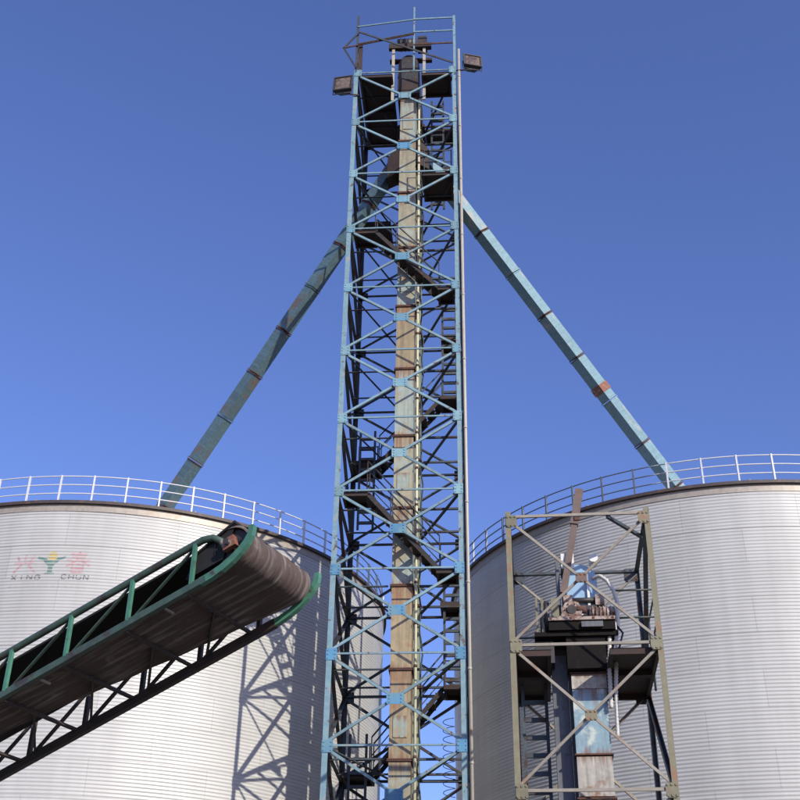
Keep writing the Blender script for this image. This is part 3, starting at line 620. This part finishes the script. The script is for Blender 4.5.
# ------------------------------------------------------------------ belt conveyor (left foreground)
psi, inc, CWD = R_(-26.8), R_(19.6), 1.58
nose = Vector((-1.76, 12.91, 7.43)); CL = 18.6
sdir = Vector((math.cos(inc)*math.cos(psi), math.cos(inc)*math.sin(psi), math.sin(inc)))
base = nose - sdir*CL
conv = thing('belt_conveyor', 'inclined green and brown belt conveyor rising to the right in front of left silo', 'conveyor', base, (0, -inc, psi))
vt = Vector((math.sin(inc), 0, math.cos(inc)))                       # world vertical in conveyor axes
S = lambda s, y=0.0, h=0.0: Vector((CL+s, y, 0)) + vt*h              # s back from the head, y across, h up
for y, m in ((0,'dark_green'), (CWD,'brown_frame')):
    MB().rect(S(-CL+.3,y), S(-.62,y), .115 if y else .085, .08).build('bottom_chord', M[m], conv)
    pts = [S(-.70,y,.0), S(-.45,y,.015), S(-.25,y,.06), S(-.10,y,.14), S(0,y,.27), S(.02,y,.40)]
    nb = MB(); V = []; hw_ = .048
    pts = [S(-.70,y,.0), S(-.55,y,.004), S(-.40,y,.022), S(-.26,y,.06), S(-.14,y,.115), S(-.05,y,.185), S(.0,y,.255), S(.012,y,.32), S(.012,y,.375)]
    for i, p in enumerate(pts):
        d = (pts[min(i+1,len(pts)-1)] - pts[max(i-1,0)]).normalized(); nn = Vector((-d.z,0,d.x)); k_ = hw_*(1 - .35*i/len(pts))
        for a_, b_ in ((-k_,-.038),(-k_,.038),(k_,.038),(k_,-.038)): V.append(p + nn*a_ + Vector((0,b_,0)))
    n_ = len(pts); nb.poly(V, [(4*i+j, 4*i+(j+1)%4, 4*i+4+(j+1)%4, 4*i+4+j) for i in range(n_-1) for j in range(4)] + [(0,3,2,1), (4*n_-4,4*n_-3,4*n_-2,4*n_-1)])
    nb.build('nose_channel', M['green'], conv)
HH = .58; posts = [-.84 - .95*k for k in range(19)]
# near handrail pipe with its bent end
hp = [S(-CL+.6,0,HH)] + [S(s,0,HH) for s in (-6,-3,-1.0)] + [S(-.74,0,HH-.005), S(-.60,.02,HH-.04), S(-.50,.05,HH-.12), S(-.47,.09,HH-.22)]
MB().tube(hp, .046, 10).build('handrail_pipe', M['dark_green'], conv)
MB().tube([S(-CL+.6,CWD,HH), S(-.6,CWD,HH), S(-.45,CWD-.03,HH-.06), S(-.4,CWD-.06,HH-.2)], .05, 10).build('handrail_pipe', M['dark_green'], conv)
for k, s in enumerate(posts):
    MB().rect(S(s,-.02,.03), S(s,-.02,HH), .046, .046, (0,1,0)).build('side_post', M['green'], conv)
    MB().rect(S(s-.05,CWD,.05), S(s-.05,CWD,HH), .055, .055, (0,1,0)).build('side_post', M['brown_frame'], conv)
    if k+1 < len(posts):
        MB().rect(S(s-.95+.06,.02,.06), S(s-.06,.02,HH-.05), .035, .02, (0,1,0)).build('side_brace', M['dark_green'], conv)
        MB().rect(S(s-1.0+.08,CWD,.06), S(s-.10,CWD,HH-.05), .05, .03, (0,1,0)).build('side_brace', M['brown_frame'], conv)
        # flat cross members tying the two lower chords together
        MB().rect(S(s-.15,.05,.03), S(s-.15,CWD-.05,.03), .04, .04).build('cross_member', M['brown_frame'], conv)
        MB().rect(S(s-.12,CWD*.42,.035), S(s-.85,CWD-.05,.035), .03, .03).build('cross_brace', M['brown_frame'], conv)
    if k % 2 == 0:
        ib = MB().box(-.012,.012,-.02,.16,-.012,.012); o = ib.build('idler_bracket', M['khaki_pale'], conv); o.location = S(s-.42,.06,-.045)
# return belt: hangs a little, narrows away from the drum and wraps it; its surface is drawn into shallow lengthwise creases
def belt_far(s): return CWD*max(.95 + .10*(s+.3), .52) if s < -.3 else CWD*.95
ss = []; q = -CL + 1
while q < -.32: ss.append(q); q += .25
ss.append(-.31)
nyb = 64; rad = .25; drum_c = (-.22, .05+rad)
rnd = random.Random(3); crease = [rnd.uniform(-1, 1) for _ in range(nyb+1)]; crease2 = [rnd.uniform(-1, 1) for _ in range(nyb+1)]
V = []
for s in ss:
    far = belt_far(s); k_ = max(.15, 1 + (s+.3)/2.2)
    for j in range(nyb+1):
        t = j/nyb; V.append(S(s, .045+(far-.045)*t + (.018*math.sin(s*23)+.012*math.sin(s*41+1) if j == nyb else 0), .05 + .06*t*(min(-s,6)/6) - .010*k_*crease[j] + .004*math.sin(s*3.1+t*7)))
wr = [-82 + i*8 for i in range(0, 34)]
for a in wr:
    f_ = min(1, (a+90)/60)
    for j in range(nyb+1):
        t = j/nyb; rr_ = rad + .010*crease[j]*(1-f_*.3) + .022*crease2[j]*f_*(.4+.6*math.sin(R_(a)*1.3+j)**2)
        V.append((CL + drum_c[0] + rr_*math.cos(R_(a)), .045+(CWD*.95-.045)*t, drum_c[1] + rr_*math.sin(R_(a))))
nr = len(ss) + len(wr)
F = [(i*(nyb+1)+j, i*(nyb+1)+j+1, (i+1)*(nyb+1)+j+1, (i+1)*(nyb+1)+j) for i in range(nr-1) for j in range(nyb)]
belt = MB().poly(V, F, True).build('return_belt', M['belt'], conv)
# upper run with its dark pan, side skirt near the head, drum
pan = MB()
pp = [S(-CL+1,0,.44), S(-.9,0,.44), S(-.30,0,.60)]
pv = [p + Vector((0,yy,0)) + vt*hh for p in pp for yy, hh in ((.03,0),(CWD-.1,0),(CWD-.1,.03),(.03,.03))]
pan.poly(pv, [(4*i+j, 4*i+(j+1)%4, 4*i+4+(j+1)%4, 4*i+4+j) for i in range(2) for j in range(4)] + [(0,3,2,1),(8,9,10,11)])
pan.build('carrying_belt_pan', M['belt_top'], conv)
MB().poly([S(-1.0,.06,.20),S(-.45,.06,.20),S(-.30,.06,.58),S(-.9,.06,.44)],[(0,1,2,3)]).poly([S(-1.0,.09,.20),S(-.45,.09,.20),S(-.30,.09,.58),S(-.9,.09,.44)],[(3,2,1,0)]).build('head_skirt', M['belt_top'], conv)
MB().cyl((CL+drum_c[0], CWD/2, drum_c[1]), (0,1,0), rad-.03, CWD*.88, 28).build('head_drum', M['dark_steel'], conv)
MB().cyl((CL+drum_c[0], CWD/2, drum_c[1]), (0,1,0), .04, CWD+.16, 12).build('drum_shaft', M['dark_steel'], conv)
bc = Vector((CL+drum_c[0], 0, drum_c[1])); MB().box(bc.x-.09, bc.x+.09, -.03, .05, bc.z-.07, bc.z+.07).build('shaft_bearing', M['collar'], conv)
# legs that carry it, further down
for s in (-10.5, -16):
    for y in (0, CWD):
        p = S(s, y); wz = (base + Matrix.Rotation(psi,3,'Z') @ Matrix.Rotation(-inc,3,'Y') @ p).z
        MB().rect(p, p - vt*(wz-.02), .1, .1, (0,1,0)).build('support_leg', M['dark_green'], conv)

# ------------------------------------------------------------------ khaki machine tower (right) with its short bucket elevator
KW, KD, KB, KZ0 = 2.6, 2.75, 2.45, 1.40
KLOC, KROT = (3.25, 19.36, 0), R_(-6.5)
kt = thing('machine_tower', 'short khaki steel frame tower standing in front of the right silo', 'tower', KLOC, (0,0,KROT))
KT = KZ0 + 4*KB
legs(kt, KW, KD, KT+.12, .10, M['khaki'], M['inner'])
build_face(kt, KW, lambda u,z,o: (u, o, z), 4, KZ0, KB, M['khaki_pale'], M['khaki_pale'], (.05,.046), None)
build_face(kt, KW, lambda u,z,o: (u, KD-o, z), 4, KZ0, KB, M['inner'], M['khaki_pale'], (.08,.06), None, flange=1.1)
build_face(kt, KD, lambda u,z,o: (-KW/2+o, KD/2+u, z), 4, KZ0, KB, M['inner'], M['inner'], (.08,.07), None, zig=1, flange=1.1)
build_face(kt, KD, lambda u,z,o: (KW/2-o, KD/2+u, z), 4, KZ0, KB, M['inner'], M['inner'], (.08,.08), None, zig=-1, flange=1.1)
def kg(cx, z, w, h, y=-.003, m='khaki'):
    clip = .03; pts = [(cx-w/2+clip,z-h/2),(cx+w/2-clip,z-h/2),(cx+w/2,z-h/2+clip),(cx+w/2,z+h/2-clip),(cx+w/2-clip,z+h/2),(cx-w/2+clip,z+h/2),(cx-w/2,z+h/2-clip),(cx-w/2,z-h/2+clip)]
    mb = MB().extrude(pts, y-.012, y)
    for ax in (-.36, 0, .36):
        for az in (-.36, .36): mb.box(cx+ax*w-.016, cx+ax*w+.016, y-.026, y-.011, z+az*h-.016, z+az*h+.016)
    return mb.build('gusset_plate', M[m], kt)
for k in range(5):
    for sx in (-1, 1): kg(sx*(KW/2-.11), KZ0+k*KB+(.0 if k < 4 else -.08), .20, .235)
    if k < 4: kg(0, KZ0+(k+.5)*KB, .20, .18, m='rust_tube' if k == 3 else 'khaki')
for sx in (-1, 1): kg(sx*(KW/2-.16), KT-.05, .30, .28, KD-.05, 'inner'); kg(sx*(KW/2-.16), KT-KB-.1, .28, .26, KD-.05, 'inner')
MB().rect((.55,.05,KT-.02), (KW/2-.05,1.0,KT-.02), .06, .06).build('plan_brace', M['inner'], kt)
kz = KT - KB
for x0, x1 in ((-KW/2+.05, -.60), (.40, KW/2-.05)):
    deck(x0, x1, .10, 1.30, kz-.05, kt); deck(x0, x1, 1.32, KD-.06, kz-.05, kt)
# railing on the right side of the platform
rl = MB()
for z in (kz+.85, kz+1.38):
    rl.tube([(.62,1.0,z),(1.38,1.0,z)], .02, 6); rl.tube([(1.38,.95,z),(1.38,2.6,z)], .02, 6)
rl.build('platform_rail', M['dark_green'], kt)
for y in (1.0, 2.6): MB().tube([(1.38,y,kz),(1.38,y,kz+1.4)], .024, 6).build('rail_post', M['inner'], kt)
MB().tube([(-1.2,2.6,kz+1.1),(-.5,2.6,kz+1.1)], .02, 6).build('platform_rail', M['dark_green'], kt)
ladder(-1.12, -.70, 1.75, .1, kz-.1, kt, .32, 'inner')
# jib post
jb = MB().rect((-.29,1.0,kz+1.35), (.10,1.0,KT+.80), .12, .12, (0,1,0)).build('jib_post', M['rust_tube'], kt, 'rusty square post leaning out above the frame')
MB().rect((-.01,1.0,KT+.28), (.135,1.0,KT+1.02), .17, .15, (0,1,0)).build('jib_sleeve', M['rust_tube'], jb)
MB().box(.0, .10, .89, .922, KT+.34, KT+.46).build('jib_hook_plate', M['rust'], jb)

e2 = thing('bucket_elevator', 'short bucket elevator with bright blue hood and patchy pale blue casing inside the khaki tower', 'elevator', KLOC, (0,0,KROT))
ex = .055
sections = [(.2,2.3,'case_rusty'),(2.3,4.4,'case_blue'),(4.4,6.42,'case_rusty'),(6.42,7.12,'case_rusty'),(7.12,8.58,'case_blue')]
for z0, z1, m in sections:
    s_ = MB().box(ex-.30, ex+.30, .95, 1.38, z0+.02, z1-.02).build('casing_section', M[m], e2)
    if z1 - z0 > 1: 
        for q in (z0, z1-.03): MB().box(ex-.33, ex+.33, .92, 1.41, q+.002, q+.028).build('casing_flange', M['rust'], s_)
MB().box(ex-.305, ex+.305, .93, .948, 8.28, 8.52).build('casing_cover', M['case_rusty'], e2)
s_ = MB().box(-.58, -.30, 1.25, 1.66, .2, 9.0).build('casing_section', M['steel_grey'], e2)
MB().rect((-.275,1.16,.2),(-.275,1.16,9.1),.05,.04,(1,0,0)).build('casing_angle', M['dark_steel'], e2)
# dark boot box under the machinery, machinery deck
MB().box(ex-.36, ex+.33, .78, 1.5, 8.60, 9.18).build('head_box', M['black_steel'], e2)
MB().box(-.86, .62, .72, 1.9, 9.18, 9.26).build('machine_base', M['black_steel'], e2)
MB().box(-.60, .58, .62, .70, 9.44, 9.50).build('machine_rail', M['pink_gear'], e2)
MB().box(-.60, .58, .66, 1.7, 9.27, 9.43).build('machine_frame', M['black_steel'], e2)
MB().box(-.02, .36, .60, .655, 9.30, 9.40).build('name_plate', M['steel_grey'], e2)
mt = MB().cyl((.38,.95,9.66), (1,0,0), .13, .46, 16).build('drive_motor', M['pink_gear'], e2)
for k in range(6): MB().cyl((.21+k*.065,.95,9.66), (1,0,0), .148, .018, 16).build('cooling_fin', M['pink_gear'], mt)
MB().box(.12,.30,1.0,1.2,9.52,9.86).build('motor_box', M['dark_steel'], e2)
gb = MB().extrude([(-.34,9.58),(.0,9.58),(.02,9.70),(-.04,9.84),(-.16,9.88),(-.28,9.84),(-.36,9.70)], .80, 1.12).build('gearbox', M['pink_gear'], e2)
MB().cyl((-.17,.785,9.70), (0,1,0), .085, .03, 14).build('gearbox_cover', M['dark_steel'], gb)
for k in range(6): MB().cyl((-.17+.12*math.cos(k*1.047),.79,9.70+.12*math.sin(k*1.047)), (0,1,0), .014, .03, 6).build('cover_bolt', M['rust'], gb)
MB().box(-.36, .0, .78, 1.1, 9.5, 9.62).build('gearbox_foot', M['pink_gear'], e2)
w_ = MB().cyl((-.62,1.1,9.62), (1,0,0), .36, .09, 26).build('belt_wheel', M['dark_steel'], e2)
MB().cyl((-.72,1.1,9.62), (1,0,0), .34, .05, 26).build('wheel_rim', M['steel_grey'], w_)
MB().cyl((-.50,1.1,9.62), (1,0,0), .05, .5, 10).build('wheel_shaft', M['pink_gear'], w_)
MB().box(-.86,-.52,.9,1.6,8.75,9.15).build('wheel_guard', M['dark_steel'], e2)
for x in (-.80, -.70): MB().rect((x,.80,9.26),(x,.80,9.95),.04,.04,(0,1,0)).build('guard_strut', M['khaki'], e2)
MB().box(.40,.60,.70,.92,9.27,9.40).build('junction_box', M['hood_white'], e2)
MB().box(-.54,-.40,.72,.90,9.51,9.90).build('coupling_guard', M['khaki'], e2)
MB().cyl((-.02,.86,9.72), (1,0,0), .075, .24, 12).build('shaft_coupling', M['rust'], e2)
MB().cyl((.06,1.06,9.98), (1,0,0), .05, .6, 14).build('head_shaft', M['dark_steel'], e2)
for x in (-.22, .36): MB().box(x-.08,x+.08,.98,1.11,9.86,10.06).build('shaft_bearing', M['pink_gear'], e2)
MB().tube([(.60,.74,9.36),(.70,.70,9.2),(.62,.72,8.95),(.44,.76,8.7)], .02, 6).build('motor_cable', M['cable'], e2)
for x in (-.56, -.2, .2, .54): MB().box(x-.02,x+.02,.606,.622,9.455,9.49).build('rail_bolt', M['rust'], e2)
# hood: rounded blue box with two chalky drum ends on top
hp_ = [(-.30,9.72),(.34,9.72),(.34,10.42)] + [(.02+.32*math.cos(R_(a)), 10.42+.30*math.sin(R_(a))) for a in (20,45,70,90,110,135,160)] + [(-.30,10.42)]
hb = MB().extrude(hp_, 1.12, 1.95).build('head_hood', M['hood_blue'], e2)
MB().box(-.33,.37,1.08,1.115,9.70,9.80).build('hood_lip', M['hood_white'], hb)
MB().rect((.17,1.08,9.8),(.17,1.08,10.55),.045,.03,(1,0,0)).build('hood_strap', M['hood_white'], hb)
MB().box(-.30,-.06,1.0,1.5,10.60,10.90).build('hood_vent', M['hood_white'], hb)
MB().box(-.40,-.345,1.05,1.6,9.9,10.80).build('hood_side', M['steel_grey'], hb)
MB().cyl((.30,1.1,10.78), (0,1,0), .085, .3, 16).build('hood_vent', M['hood_white'], hb)
# ribbed white hose looping down from the motor
def hose(pts, r):
    P = []; rs = []
    for p, q in zip(pts[:-1], pts[1:]):
        p = Vector(p); q = Vector(q); n = max(2, int((q-p).length/.03))
        for i in range(n): P.append(p.lerp(q, i/n)); rs.append(r*(1.18 if len(P) % 2 else .82))
    P.append(Vector(pts[-1])); rs.append(r)
    return MB().tube(P, rs, 8)
h1 = [(.25,.95,10.35),(.38,.85,10.37),(.50,.80,10.25),(.60,.78,10.05),(.655,.78,9.8),(.63,.78,9.4),(.56,.80,9.0),(.54,.82,8.6),(.50,.84,8.15),(.47,.84,7.4)]
hz = thing('flexible_hose', 'pair of ribbed white hoses hanging down beside the patchy pale blue casing', 'hose', KLOC, (0,0,KROT))
hose(h1, .035).build('hose_run', M['hose'], hz)
hose([(.52,.92,9.7),(.50,.86,9.45),(.46,.82,9.1),(.42,.84,8.6),(.40,.86,7.9)], .038).build('hose_run', M['hose'], hz)
